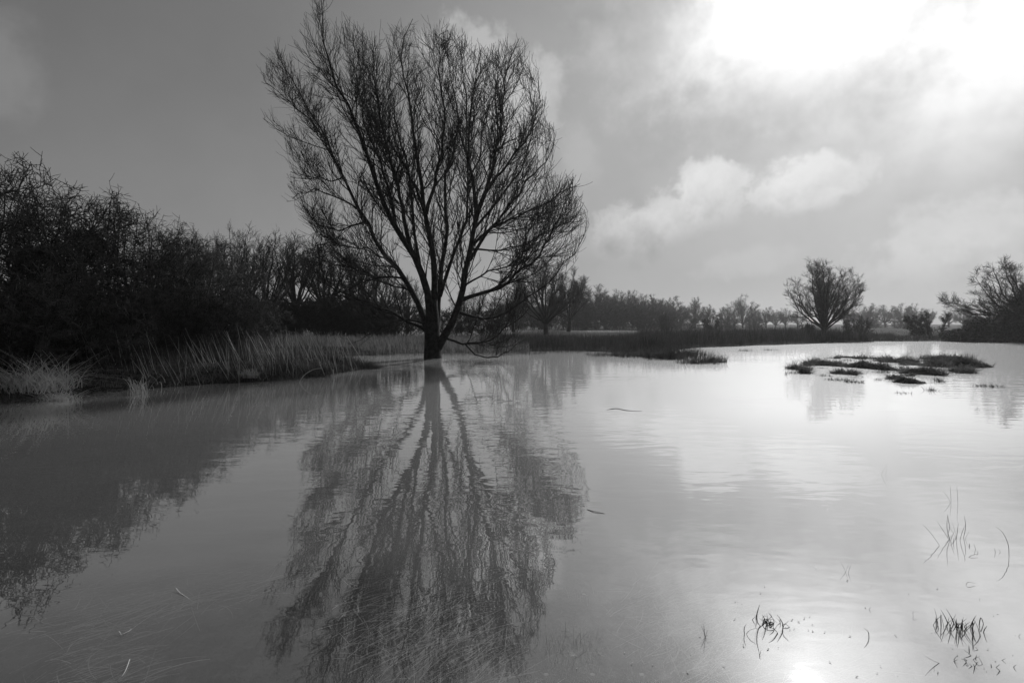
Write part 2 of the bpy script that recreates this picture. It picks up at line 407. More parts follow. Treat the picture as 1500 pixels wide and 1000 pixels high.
clear = smooth(nt, M(nt, 'ADD', M(nt, 'ADD', py_, M(nt, 'MULTIPLY', smooth(nt, px_, .2, 1.4), .7)), M(nt, 'MULTIPLY', M(nt, 'SUBTRACT', wob_, .5), 2.4)), 3.7, 2.2, .02, .92)   # clear where shallow, silty where deep
body = N(nt, 'ShaderNodeMixShader'); nt.links.new(clear, body.inputs[0]); nt.links.new(silt.outputs[0], body.inputs[1]); nt.links.new(tp.outputs[0], body.inputs[2])
lw = N(nt, 'ShaderNodeLayerWeight'); lw.inputs[0].default_value = .5; nt.links.new(bp.outputs[0], lw.inputs[1])
refl = M(nt, 'MULTIPLY_ADD', M(nt, 'POWER', lw.outputs['Facing'], 1.7), .95, .04)
mx = N(nt, 'ShaderNodeMixShader'); nt.links.new(refl, mx.inputs[0]); nt.links.new(body.outputs[0], mx.inputs[1]); nt.links.new(gl.outputs[0], mx.inputs[2])
# fine glitter of the wind-ruffled skin, too small to see as waves
gl2 = N(nt, 'ShaderNodeBsdfGlossy'); gl2.inputs['Roughness'].default_value = .62; gl2.inputs[0].default_value = grey(1)
mx2 = N(nt, 'ShaderNodeMixShader'); nt.links.new(smooth(nt, py_, 3.2, 9.0, .03, .12), mx2.inputs[0]); nt.links.new(mx.outputs[0], mx2.inputs[1]); nt.links.new(gl2.outputs[0], mx2.inputs[2])
nt.links.new(mx2.outputs[0], out.inputs[0])
tag(wb.build('water', m), kind='structure')

# ================================================================ LEFT HEDGE
hb = [gen_bush(s, 5.6, 5.2, ns=24, k=(9, 7, 5)) for s in (1, 2, 3)]
hedge_pos = [(-13.1, 7.2, .80), (-13.5, 9.2, .94), (-12.9, 11.2, 1.0), (-13.6, 13.2, 1.0), (-13.1, 15.2, .97), (-13.8, 17.2, .98), (-13.2, 19.2, .92), (-14.0, 21.4, .93), (-13.7, 23.8, .92)]
hl = ['tall dark thorn bush at the left edge of the photo, tallest of the hedge',
      'tall thorn bush second from the left end of the hedge',
      'thorn bush behind the bleached grass tussock on the left bank',
      'dark thorn bush in the middle of the hedge, above the sprig of pale grass',
      'thorn bush with spiky upright shoots past the middle of the hedge',
      'thorn bush in the lower half of the hedge where the skyline dips',
      'thorn bush with small gaps of sky, near the right end of the hedge',
      'thorn bush second from the right end of the hedge, above the leaning reeds',
      'last and lowest thorn bush at the right end of the hedge']
HG = 'thorn bushes of the hedge on the left bank'
HP = []
for i, (x, y, s) in enumerate(hedge_pos):
    loc = (x, y, float(ground_h(x, y)) - .05)
    if i < 3: HP.append(proto('thorn_bush', hb[i], (THORN, THORN), loc, hl[i], 'bush', HG, i * 1.1, s, ('stems', 'twigs')))
    else: copy_thing(HP[i % 3], 'thorn_bush', loc, hl[i], i * 1.7, s)
br = [gen_bush(s, 2.3, 3.4, ns=26, k=(9, 7, 5), up=-.1, thick=.8) for s in (21, 22)]
bpos = [(-11.2, 8.6, 1.0), (-10.9, 10.4, 1.05), (-10.4, 12.0, 1.0), (-10.2, 13.8, 1.0), (-10.3, 15.6, 1.05), (-10.9, 17.6, 1.0), (-11.6, 19.8, 1.1), (-12, 22.2, 1.1)]
bl = ['low bramble tangle at the left edge, under the tallest thorn bush', 'low bramble tangle behind the bleached tussock on the bank',
      'bramble tangle at the foot of the hedge behind the thin grass sprigs', 'bramble tangle at the foot of the hedge beside the small sky gaps',
      'bramble tangle where the leaning reeds begin', 'bramble tangle behind the left end of the leaning reeds',
      'small bramble tangle under the right end of the hedge', 'farthest bramble tangle under the last thorn bush']
BP = []
for i, (x, y, s) in enumerate(bpos):
    loc = (x, y, float(ground_h(x, y)) - .05)
    if i < 2: BP.append(proto('bramble', br[i], (THORN, THORN), loc, bl[i], 'bush', 'brambles at the foot of the hedge', i, s, ('stems', 'twigs')))
    else: copy_thing(BP[i % 2], 'bramble', loc, bl[i], i * 2.1, s)

# ================================================================ TREES BEHIND
FT = [gen_tree(31, 10, 4.6, .18, 20, (12, 8, 5), thick=1.15, up=.6), gen_tree(32, 10, 3.8, .22, 18, (12, 8, 5), thick=1.15, up=.8),
      gen_tree(33, 10, 5.0, .14, 22, (12, 8, 5), thick=1.15, up=.5), gen_tree(34, 10, 4.2, .25, 18, (12, 8, 5), thick=1.15, up=.3)]
FT += [gen_tree(35, 10, 3.6, .30, 14, (9, 6, 3), thick=1.5, up=.8, drop=.35), gen_tree(36, 10, 4.4, .24, 16, (9, 6, 3), thick=1.5, up=.7, drop=.35)]
FP = {}
def far_tree(kind, px, top, Y, label, group, rz=0., w=1., zb=.1):
    """bare tree whose foot is at depth Y under column px and whose top reaches row top"""
    H = EYE + (HY - top) / F * Y - zb
    s = H / 9.2
    loc = ((px - CX) / F * Y, Y, zb)
    if kind in FP: return copy_thing(FP[kind], 'bare_tree', loc, label, rz, (s * w, s * w, s), group)
    FP[kind] = proto('bare_tree', FT[kind], (FARWOOD, FARWOOD), loc, label, 'tree', group, rz, (s * w, s * w, s))
    return FP[kind]
G1 = 'bare trees behind the dark hedge left of the willow'
far_tree(4, 352, 350, 58, 'bare tree just right of the hedge end, leftmost of the far left row', G1, .3)
far_tree(5, 392, 352, 62, 'upright bare tree second in the row behind the left reeds', G1, 1.3, 1.1)
far_tree(4, 432, 362, 60, 'bare tree with bright sky between its trunks in the left row', G1, 2.1)
far_tree(4, 476, 366, 63, 'bare tree fourth in the left row, crown half behind the willow twigs', G1, 3.0, 1.1)
far_tree(5, 517, 372, 60, 'dark twiggy tree in the left row, beside the pale gap in the sky', G1, 1.0, 1.1)
far_tree(5, 556, 392, 66, 'small bare tree seen through the lowest left willow branches', G1, .2, 1.2)
far_tree(4, 596, 412, 70, 'low bare tree directly left of the willow trunk', G1, .9)
far_tree(5, 688, 425, 75, 'low bare tree seen between the willow stem and its right branches', G1, 2.2, 1.1)
G2 = 'bare trees along the far side of the meadow'
far_tree(0, 800, 378, 66, 'large bare tree with dark crown clump, behind the right edge of the willow', G2, .5)
far_tree(1, 834, 402, 90, 'pale slender tree at the right of the willow crown', G2, 1.5, 1.1)
far_tree(3, 752, 420, 85, 'low tree behind the lowest right willow branch', G2, 2.5, 1.2)
far_tree(3, 872, 421, 140, 'dark pointed tree that tops the distant wood', G2, 2.5, .9)
far_tree(1, 902, 430, 150, 'bare tree just right of the dark pointed tree in the distant wood', G2, 3.5, 1.1)
far_tree(0, 927, 431, 155, 'rounded bare tree in the middle of the distant wood', G2, 1.2)
far_tree(2, 955, 438, 160, 'bare tree at the dip in the distant wood skyline', G2, .3)
far_tree(3, 981, 438, 165, 'round-topped bare tree at the right end of the distant wood', G2, .8, 1.2)
far_tree(0, 1018, 440, 170, 'ragged tree standing clear of the wood, above the small dark bush', G2, 4.1, .95)
far_tree(2, 1088, 438, 180, 'wide fan-shaped tree midway between the wood and the lone round tree', G2, 2.0, 1.0)
far_tree(1, 1064, 449, 200, 'small tree on the left flank of the fan-shaped tree', G2, 2.9, 1.2)
far_tree(3, 1122, 452, 190, 'small round pale tree right of the fan-shaped tree', G2, .6, 1.2)
far_tree(0, 1150, 454, 185, 'thin leaning pale tree left of the lone round tree', G2, 5.2)
far_tree(1, 1274, 448, 200, 'pale misty tree just right of the lone round tree', G2, 1.9, 1.3)
far_tree(3, 1297, 449, 215, 'pale misty tree second right of the lone round tree', G2, 2.9, 1.3)
far_tree(1, 1319, 448, 215, 'pale misty tree with tall thin stems, left of the low spreading shrub', G2, .4, 1.4)
far_tree(2, 1338, 449, 210, 'pale misty tree directly behind the left arm of the low spreading shrub', G2, 1.4)
far_tree(0, 1412, 452, 230, 'faint misty tree right of the low spreading shrub', G2, 2.4)
far_tree(2, 1240, 452, 230, 'faint misty tree behind the right side of the lone round tree', G2, 3.4)

for i_, (k_, px_t, top_, Y_, lab_) in enumerate([
    (1, 887, 433, 145, 'slim bare tree tucked between the dark pointed tree and its right neighbour'), (2, 914, 434, 150, 'spreading bare tree filling the left middle of the distant wood'),
    (0, 942, 436, 155, 'bare tree just left of the dip in the distant wood skyline'), (3, 968, 440, 160, 'bare tree just right of the dip in the distant wood skyline'),
    (1, 858, 436, 140, 'bare tree at the left foot of the dark pointed tree'), (2, 996, 448, 165, 'low pale tree where the distant wood runs out'),
    (1, 1036, 450, 175, 'small pale tree right behind the small dark bush'), (0, 1106, 456, 195, 'faint low tree in the gap right of the fan-shaped tree'),
    (2, 1136, 457, 200, 'faint low tree right of the small round pale tree'), (3, 1168, 458, 190, 'faint tree seen through the left limbs of the lone round tree'),
    (2, 1262, 455, 215, 'faint tree at the left end of the misty row on the right'), (0, 1358, 455, 215, 'faint tree straight behind the low spreading shrub'), (3, 1390, 457, 225, 'faint tree between the spreading shrub and the ivy-covered tree')]):
    far_tree(k_, px_t, top_, Y_, lab_, G2, 1.3 * i_ + .4, 1.25)
sb = [gen_bush(s, 5.0, 7.0, ns=26, k=(9, 7, 4), thick=2.6, up=.3) for s in (41, 42)]
SP = []
def shrub(px, top, Y, label, group, rz=0., w=1.):
    zb = .1; H = EYE + (HY - top) / F * Y - zb; s = H / 4.9; loc = ((px - CX) / F * Y, Y, zb)
    if len(SP) < 2:
        SP.append(proto('shrub', sb[len(SP)], (FARWOOD, FARWOOD), loc, label, 'bush', group, rz, (s * w, s * w, s), ('stems', 'twigs')))
    else: copy_thing(SP[int(rz * 10) % 2], 'shrub', loc, label, rz, (s * w, s * w, s), group)
G3 = 'dark shrubs under the trees left of the willow'
for i, (px, top, lab) in enumerate([
    (345, 425, 'dark shrub at the foot of the leftmost tree of the left row'), (385, 428, 'dark shrub under the upright second tree of the left row'),
    (425, 432, 'dark shrub under the tree with bright sky between its trunks'), (465, 426, 'dark shrub under the fourth tree of the left row'),
    (505, 424, 'domed dark shrub above the pale strip of meadow'), (545, 432, 'dark shrub seen through the lowest left willow branch'),
    (582, 438, 'dark shrub just left of the willow trunk'), (640, 448, 'low dark shrub straight behind the willow trunk'), (680, 446, 'low dark shrub between the willow stems and the right branches'), (716, 446, 'low dark shrub behind the lower right willow branches'), (365, 424, 'dark shrub in the gap between the two leftmost trees'), (405, 430, 'dark shrub behind the pale heads of the leaning reeds'), (485, 430, 'dark shrub left of the domed shrub'), (525, 430, 'dark shrub right of the domed shrub'), (564, 436, 'dark shrub behind the drooping low willow twigs')]):
    shrub(px, top, 55 + (i % 3) * 2, lab, G3, .7 * i, 1.0)
G4 = 'shrubs of the distant wood'
for i, (px, top, lab) in enumerate([
    (748, 443, 'dark shrub at the left end of the distant wood'), (780, 440, 'dark shrub under the large tree right of the willow'),
    (812, 441, 'dark shrub under the pale slender tree'), (845, 444, 'wide grey shrub left of the dark pointed tree'),
    (877, 442, 'grey shrub at the foot of the dark pointed tree'), (908, 444, 'grey shrub right of the dark pointed tree'),
    (940, 448, 'grey shrub in the middle of the distant wood'), (970, 453, 'low grey shrub near the right end of the wood'),
    (1000, 459, 'low pale shrub at the right end of the distant wood'), (1062, 462, 'low misty shrub left of the fan-shaped tree'), (1105, 464, 'low misty shrub right of the fan-shaped tree'),
    (1285, 464, 'low misty shrub below the pale trees right of the lone round tree'), (1325, 465, 'low misty shrub behind the spreading shrub'), (1425, 462, 'low misty shrub left of the ivy-covered tree')]):
    shrub(px, top, 120 + (i % 3) * 6 + max(0, i - 7) * 6, lab, G4, .9 * i + .1, 1.5)
shrub(1041, 463, 80, 'small dark rounded bush standing alone above the sedge', 'lone shrubs at the sedge', 1.1, .75)
shrub(973, 458, 92, 'upright dark bush at the left end of the tall sedge', 'lone shrubs at the sedge', 2.3, .5)
shrub(1255, 462, 52, 'dark bush at the right foot of the lone round tree', 'lone shrubs at the sedge', .5, .8)
shrub(1180, 470, 56, 'low bush at the left foot of the lone round tree', 'lone shrubs at the sedge', .85, .8)

rt = gen_tree(51, 8.2, 3.5, .14, 30, (13, 8, 4), thick=1.0, up=.5, start=.25, drop=.42)
proto('round_tree', rt, (BARK, TWIG), (31.6, 49, .1), 'lone bare tree with a rounded crown beyond the sedge on the right', 'tree', None, .4, .95)
gs = gen_bush(61, 2.9, 5.4, ns=14, k=(11, 8, 5), thick=1.6, ang=(20, 50), up=.6, fan=1.1)
proto('spreading_shrub', gs, (BARK, TWIG), (43, 49, .0), 'low spreading many-stemmed shrub at the far waterline on the right', 'bush', None, .9, 1.0, ('stems', 'twigs'))
it = gen_tree(71, 7.4, 5.8, .30, 34, (13, 8, 4), thick=1.0, up=.35, start=.2)
ivt = proto('ivy_tree', it, (BARK, TWIG), (45.0, 42.5, .1), 'broad bare tree with an ivy-covered trunk at the right edge of the photo', 'tree', None, .3, 1.0)
def leaves(mb_, c, rad, n, size, r):
    """n leaf faces through an ellipsoid, denser to its shell"""
    d = unit(r.normal(size=(n, 3))) * (r.random((n, 1)) ** .45); p = np.asarray(c) + d * np.asarray(rad)
    p = p[p[:, 2] > .03]
    k = len(p)
    a = unit(r.normal(size=(k, 3))); b_ = unit(np.cross(a, r.normal(size=(k, 3)))); s = size * r.uniform(.6, 1.3, (k, 1))
    V = np.stack([p - a * s, p + b_ * s * .6, p + a * s, p - b_ * s * .6], 1)
    mb_.quads(V, np.arange(k * 4).reshape(k, 4))
iv = MB(); r_ = np.random.default_rng(8)
for c, rad, n in (((0, 0, 2.4), (.9, .9, 2.0), 5200), ((.2, -.2, 4.2), (.5, .5, 1.3), 1500), ((-.9, .2, 3.1), (.8, .8, .8), 1500), ((1.2, 0, 2.8), (1.3, 1.2, 1.7), 4500)):
    leaves(iv, c, rad, n, .075, r_)
iv.build('ivy', IVY, ivt)
for i, (px, top, w, lab) in enumerate([(1437, 462, .9, 'dark bramble mound at the left foot of the ivy-covered tree'), (1470, 450, 1.0, 'taller dark bramble mound under the ivy-covered tree'), (1500, 440, 1.1, 'dark bramble mound cut by the right edge of the photo'), (1410, 480, 1.2, 'lowest dark bramble mound at the waterline left of the ivy tree')]):
    Yb = 41.5 + (i % 2) * .8; H = EYE + (HY - top) / F * Yb
    t = empty('bramble_mound', ((px - CX) / F * Yb, Yb, .02), lab, 'bush', 'bramble mounds at the ivy tree', i * 1.2)
    a_, b_ = gen_bush(80 + i, H, 3.2 * w, ns=16, k=(8, 6, 4), thick=1.6)
    a_.build('stems', THORN, t); b_.build('twigs', THORN, t)
    lf = MB(); leaves(lf, (0, 0, H * .42), (1.5 * w, 1.3 * w, H * .5), 3600, .07, r_); lf.build('leaf_mass', IVY, t)

# ================================================================ GRASS AND REEDS
def blades(mb_, base, H, lean, W, r, k=5, droop=.3, wind=(0, 0), pw=1.6):
    """curved ribbons growing at base (n,3)"""
    n = len(base); az = r.uniform(0, 2 * PI, n)
    dirv = np.stack([np.cos(az), np.sin(az), 0 * az], 1); L = np.asarray(H) * np.ones(n)
    out = (dirv * (r.random((n, 1)) * lean) + np.stack(np.broadcast_arrays(np.asarray(wind[0], float), np.asarray(wind[1], float), 0.0), -1))
    t = np.linspace(0, 1, k)[None, :, None]
    P = base[:, None, :] + L[:, None, None] * (np.array([0, 0, 1.]) * t + out[:, None, :] * t ** pw)
    dr = (r.random(n) * droop)[:, None] * L[:, None] * np.linspace(0, 1, k)[None, :] ** 2.5
    P[:, :, 2] -= dr
    P[:, :, :2] += dr[..., None] * dirv[:, None, :2] * .7
    Wd = (W * r.uniform(.6, 1.3, n))[:, None] * np.linspace(1, .15, k)[None, :] ** .7
    sd = np.stack([np.sin(az + r.normal(size=n)), np.cos(az), 0 * az], 1)
    mb_.ribbons(P, Wd, unit(sd))
def scatter(n, x0, x1, y0, y1, r, ok=None):
    x = r.uniform(x0, x1, n); y = y0 + (y1 - y0) * r.random(n)
    z = ground_h(x, y); p = np.stack([x, y, z], 1)
    return p if ok is None else p[ok(x, y, z)]
r = np.random.default_rng(77)
# leaning dead reeds on the left spit
rb = MB()
def spit(x, y, z): 
    d = np.interp(y, LBY, LBX) - x
    return (d > -.15) & (d < 4.5)
p = scatter(13000, -14, -4, 11.6, 18.0, r, spit)
keep = r.random(len(p)) < np.clip(.30 + 1.6 * lump(p[:, 0] * 2.5, p[:, 1] * 2.5), .08, 1); p = p[keep]
blades(rb, p, r.uniform(.3, 1.0, len(p)) * np.clip(.8 + .9 * lump(p[:, 0] * 3, p[:, 1] * 3), .35, 1.15), .4, .0045, r, 5, .08, (r.normal(-.16, .16, len(p)), r.normal(0, .15, len(p))), 1.1)
tag(rb.build('reeds', REED), 'dead grey reeds leaning left along the left bank', 'reeds', kind='stuff')
rb = MB()
p = scatter(800, -12, -4.6, 11.6, 17.4, r, lambda x, y, z: (np.interp(y, LBY, LBX) - x > 0) & (np.interp(y, LBY, LBX) - x < 2.6))
blades(rb, p, r.uniform(.5, 1.1, len(p)), .25, .0055, r, 5, .03, (r.normal(-.28, .16, len(p)), r.normal(0, .1, len(p))), 1.02)
tag(rb.build('bleached_reeds', PALE), 'bleached reed stems leaning left at the water edge', 'reeds', kind='stuff')
rb = MB()
p = scatter(5200, -12, -4.4, 7.5, 17.6, r, lambda x, y, z: (np.interp(y, LBY, LBX) - x > -.12) & (np.interp(y, LBY, LBX) - x < .55))
p = p[r.random(len(p)) < np.clip(.12 + 2.2 * lump(p[:, 0] * 4, p[:, 1] * 4), .02, 1)]
blades(rb, p, r.uniform(.12, .45, len(p)), .9, .006, r, 5, .9)
tag(rb.build('bleached_grass', PALE), 'bleached dead grass hanging along the edge of the left bank', 'grass', kind='stuff')
# bank grass under the hedge
rb = MB()
p = scatter(26000, -13, -4.5, 7.0, 17.6, r, lambda x, y, z: (np.interp(y, LBY, LBX) - x > -.12) & (np.interp(y, LBY, LBX) - x < 2.4))
blades(rb, p, r.uniform(.06, .34, len(p)) * np.clip(.55 + 1.6 * lump(p[:, 0] * 3, p[:, 1] * 3), .15, 1.2), .9, .006, r, 4, .8)
tag(rb.build('bank_grass', REED), 'dark matted grass along the left bank', 'grass', kind='stuff')
# low grass spit and grass behind the inlet
rb = MB()
p = scatter(3000, -6.2, -3.6, 16.0, 18.0, r, lambda x, y, z: z > -.12)
blades(rb, p, r.uniform(.12, .35, len(p)), .8, .006, r, 4, .6)
tag(rb.build('spit_grass', TUFT), 'low dark grass on the tip of the left spit', 'grass', kind='stuff')
rb = MB()
p = scatter(26000, -26, 1.0, 22.5, 40, r, lambda x, y, z: (z > -.14) & (x > -19))
hh = r.uniform(.35, .95, len(p)) * np.clip(.75 + .5 * lump(p[:, 0], p[:, 1]), .4, 1.1)
blades(rb, p, hh, .35, .010, r, 4, .3, (-.1, 0))
tag(rb.build('meadow_reeds', REED), 'grey reeds and rough grass behind the inlet left of the willow', 'reeds', kind='stuff')
# sedge bed right of the willow
rb = MB()
def bed(x, y, z): return (y > np.interp(x, FBX, FBY) + .3) & (x / y < .79)
p = scatter(60000, -2, 40, 25, 54, r, bed)
p = p[(p[:, 1] - np.interp(p[:, 0], FBX, FBY) < 14)]
hh = np.where(p[:, 0] / p[:, 1] < .26, .85, 1.16) * (1 + .10 * lump(p[:, 0] * .7, p[:, 1] * .7)) * np.where(r.random(len(p)) < .04, r.uniform(1.1, 1.35, len(p)), r.uniform(.45, 1.05, len(p)))
hh = np.where(p[:, 0] > 31, hh * .55, hh)
blades(rb, p, hh, .22, .011, r, 4, .15)
tag(rb.build('sedge', SEDGE), 'dark sedge bed along the far side of the flood', 'sedge', kind='stuff')
rb = MB()
p = scatter(6500, -2.5, 9, 22.3, 29, r, lambda x, y, z: (y > np.interp(x, FBX, FBY) - 3.0) & (z < .1) & (x > -1 + (y - 22.5) * .1))
keep = r.random(len(p)) < np.clip(.35 + 1.5 * lump(p[:, 0] * 2, p[:, 1] * 2), .03, 1); p = p[keep]
blades(rb, p, r.uniform(.25, .85, len(p)), .15, .007, r, 4, .1)
tag(rb.build('standing_reeds', SEDGE), 'thin reeds standing in shallow water right of the willow', 'reeds', kind='stuff')
rb = MB()
p = scatter(9000, 30, 62, 39, 52, r, lambda x, y, z: (y > np.interp(x, FBX, FBY) - .2))
blades(rb, p, r.uniform(.15, .5, len(p)), .4, .02, r, 4, .3)
tag(rb.build('far_bank_grass', SEDGE), 'dark grass along the far bank on the right', 'grass', kind='stuff')
# rough pale meadow beyond
rb = MB()
x = r.uniform(-95, 80, 16000); y = 42 + 75 * r.random(16000) ** 1.3; z = ground_h(x, y); p = np.stack([x, y, z], 1); p = p[(z > .0) & (np.abs(x / y) < 1.2) & ~((x / y > .10) & (x / y < .27) & (y < 106))]
blades(rb, p, r.uniform(.2, .5, len(p)), .5, .03, r, 3, .4)
tag(rb.build('meadow_grass', REED), 'rough pale grass over the meadow beyond the flood', 'grass', kind='stuff')

# single tussocks
def tussock(loc, n, H, rad, lean, W, mat, label, droop=.5, wind=(0, 0), group=None, name='grass_tussock', ztop=None, cat='grass tussock', k=5):
    mb_ = MB(); q = np.clip(r.normal(size=(n, 3)), -1.7, 1.7) * np.array([rad, rad * .8, 0]) * .5; q[:, 2] = -.04
    blades(mb_, q, r.uniform(.4, 1, n) * H, lean, W, r, k, droop, wind)
    a = np.linspace(0, 2 * PI, 14, endpoint=False); rr = np.linspace(0, 1 if mat is TUFT else .15, 5)      # matted roots
    Vm = np.stack([rr[:, None] * np.cos(a) * rad * .75, rr[:, None] * np.sin(a) * rad * .6, (.03 * (1 - rr[:, None] ** 2) - .035) + 0 * a], -1)
    ii = np.arange(70).reshape(5, 14); jj = np.roll(ii, -1, 1); mb_.quads(Vm, np.stack([ii[:-1], jj[:-1], jj[1:], ii[1:]], -1))
    o = mb_.build(name, mat, None, tuple(map(float, loc)))
    return tag(o, label, cat, group)
def on(px, py):
    q = at(px, py); q[2] = max(0.0, float(ground_h(q[0], q[1]))); return q
tussock(on(48, 580), 600, .95, .8, 1.2, .009, PALE, 'large bleached tussock collapsed over the left bank, pale straw', .9, (.15, -.1))
tussock(on(88, 585), 220, .42, .3, 1.6, .008, PALE, 'pale ragged clump at the right end of the large bleached tussock', 1.1, (-.25, 0))
tussock(on(12, 588), 300, .38, .4, 1.0, .006, REED, 'greyish grass clump at the left edge of the photo by the water', .8)
for px, py, H, n, lab in ((118, 574, .42, 70, 'thin upright grass sprig right of the bleached tussock'), (152, 572, .55, 60, 'tall thin sprig with a bent head on the left bank'), (170, 571, .38, 60, 'small grass sprig between the bent-headed one and the bright one')):
    tussock(on(px, py), n, H, .35, .7, .005, REED, lab, .5, group=None)
tussock(on(202, 577), 60, .5, .2, .6, .006, PALE, 'bright narrow grass sprig at the waterline under the hedge', .25)
tussock(on(366, 558), 200, .38, .2, .9, .009, PALE, 'bright drooping clump at the foot of the leaning reeds', .8, (.2, -.2))
tussock(on(420, 556), 260, .32, .6, 1.0, .005, REED, 'grey matted clump along the middle of the left bank edge', .8)
tussock(on(462, 552), 260, .30, .5, 1.0, .005, TUFT, 'dark rounded clump at the tip of the left bank', .8)
# a pale bent stick on the bank
def stick(name, pts, rad, mat, label, cat, group=None, sides=5, k=12):
    q = resample(pts, k); o0 = q[0].copy(); mb_ = MB(); mb_.tubes((q - o0)[None], np.linspace(rad, rad * .5, k)[None], sides)
    return tag(mb_.build(name, mat, None, tuple(o0)), label, cat, group)
a = on(438, 560); stick('bent_stick', [a + np.array([0, 0, -.03]), a + np.array([.12, .02, .18]), a + np.array([.35, .05, .33]), a + np.array([.55, .1, .36])], .012, PALE, 'pale bent stick rising from the water at the left bank', 'stick')
a = on(488, 553); stick('post_stub', [a + np.array([0, 0, -.1]), a + np.array([.01, 0, .08]), a + np.array([0, 0, .24])], .02, PALE, 'short pale stake standing in the water at the end of the bank', 'stake')
# tufts in front of the sedge
for px, py, n, H, rad, lab in ((945, 522, 700, .55, 1.5, 'grass tuft at the left of the group in front of the sedge'), (982, 525, 900, .75, 1.3, 'tallest grey grass tuft in front of the sedge'), (1008, 521, 600, .6, 1.1, 'grass tuft right behind the tallest tuft in front of the sedge'),
    (1020, 532, 420, .36, .8, 'low dark tuft at the waterline left of the separate black tuft'), (1043, 530, 420, .5, .55, 'separate black tuft standing in the water, rightmost of its group'), (1092, 514, 90, .24, .4, 'tiny dark tuft on the mud strip'), (1127, 513, 90, .2, .5, 'second tiny tuft on the mud strip, farther right'),
    (905, 521, 500, .45, 1.6, 'low thin tuft left of the tallest tuft before the sedge')):
    tussock(at(px, py), n, H, rad, .7, .008, TUFT, lab, .5, (.06, 0), 'grass tufts in front of the sedge')

# grass islands in the right of the flood
def island(px, py, hw, hd, lab, hgt=.13, n=900):
    n = int(n * 2.2)
    c = at(px, py); c[2] = 0
    rx = 1.15 * hw / F * c[1]; ry = hd * 1.25
    t = empty('grass_island', c, lab, 'grass island', 'grass islands in the flood on the right')
    ns = 40; uu = np.linspace(0, 2 * PI, ns, endpoint=False); rr = np.linspace(0, 1, 9)
    ph = r.uniform(0, 6, 4); wob = 1 + .22 * np.sin(2 * uu + ph[0]) + .16 * np.sin(3 * uu + ph[1]) + .12 * np.sin(5 * uu + ph[2]) + .08 * np.sin(9 * uu + ph[3])
    V = np.zeros((9, ns, 3)); V[..., 0] = rr[:, None] * rx * wob * np.cos(uu); V[..., 1] = rr[:, None] * ry * wob * np.sin(uu)
    def zz(x, y, q): return hgt * (1 - q ** 2.2) * (.95 + 1.1 * lump((x + c[0]) * 4, (y + c[1]) * 4)) - .05 * q - .055 * np.clip(-2.5 * lump((x + c[0]) * 3 + 9, (y + c[1]) * 3), 0, 1)
    V[..., 2] = zz(V[..., 0], V[..., 1], rr[:, None] * np.ones(ns))
    mb_ = MB(); ii = np.arange(9 * ns).reshape(9, ns); jj = np.roll(ii, -1, 1)
    mb_.quads(V, np.stack([ii[:-1], jj[:-1], jj[1:], ii[1:]], -1)); mb_.build('mud_base', MUD, t)
    q = np.sqrt(r.random(n)); aa = r.uniform(0, 2 * PI, n); w = np.interp(aa, np.r_[uu, 2 * PI], np.r_[wob, wob[0]])
    x = q * rx * w * np.cos(aa); y = q * ry * w * np.sin(aa); z = zz(x, y, q) - .01
    g = MB(); sel = (z > -.07) & (lump((x + c[0]) * 4, (y + c[1]) * 4) > -.22)
    pp = np.stack([x, y, z], 1)[sel]; blades(g, pp, r.uniform(.08, .30, len(pp)) * np.clip(.75 + 1.7 * lump((pp[:, 0] + c[0]) * 6, (pp[:, 1] + c[1]) * 6), .25, 1.7), 1.1, .010, r, 4, .9, (.1, -.1)); g.build('grass', ISLE, t)
for a in [(1215, 534, 42, .75, 'long grass island second from the left of the group', .12, 900), (1172, 541, 14, .35, 'small broken island at the left end of the group', .09, 260), (1178, 546, 9, .2, 'tiny dark hummock in front of the left end island', .10, 140), (1238, 547, 22, .35, 'narrow front island under the left half of the group', .11, 420),
          (1272, 538, 40, 1.0, 'broad island in the middle of the group, left of the water channel', .14, 1300), (1262, 525, 34, .7, 'thin back strip of grass left of the channel', .09, 500), (1305, 526, 26, .8, 'thin back strip of grass reaching to the channel', .1, 500),
          (1345, 533, 36, 1.3, 'large island right of the water channel', .16, 1400), (1352, 548, 40, .55, 'front part island right of the channel, split from the large one', .13, 900), (1312, 555, 16, .25, 'small flat hummock at the front left of the channel', .08, 240), (1338, 560, 30, .28, 'front island lowest of the group', .1, 520),
          (1378, 526, 22, 1.0, 'back island right of the channel', .14, 600), (1400, 535, 30, 1.0, 'rightmost large island with two dark ledges', .2, 1300), (1404, 545, 24, .35, 'front ledge of the rightmost large island', .12, 500), (1232, 525, 22, .6, 'thin back strip of grass at the left', .08, 300)]:
    island(*a)
for px, py, n, H, rad, lab in ((1446, 566, 160, .16, .35, 'dark tuft alone in the water right of the islands'), (1321, 576, 60, .12, .2, 'tiny tuft in the water in front of the channel'), (1364, 572, 60, .18, .12, 'thin sprig in the water before the large right island'), (1233, 557, 50, .16, .3, 'thin pale sprigs in front of the narrow front island'), (1151, 549, 14, .22, .05, 'thin upright sprig at the left end of the islands')):
    tussock(at(px, py), n, H, rad, .7, .006, TUFT, lab, .5)

# broken clods between the islands
CL = 'small grass clods among the islands'
for i in range(34):
    px, py = r.uniform(1155, 1445), r.uniform(523, 566)
    if (py - 523) / 43 + abs(px - 1300) / 260 > 1.2: continue
    rad = r.uniform(.12, .4)
    tussock(at(px, py), int(260 * rad), r.uniform(.10, .26), rad, .8, .008, TUFT, 'small dark grass clod in the water among the grass islands', .6, group=CL, name='grass_clod', cat='grass clod')
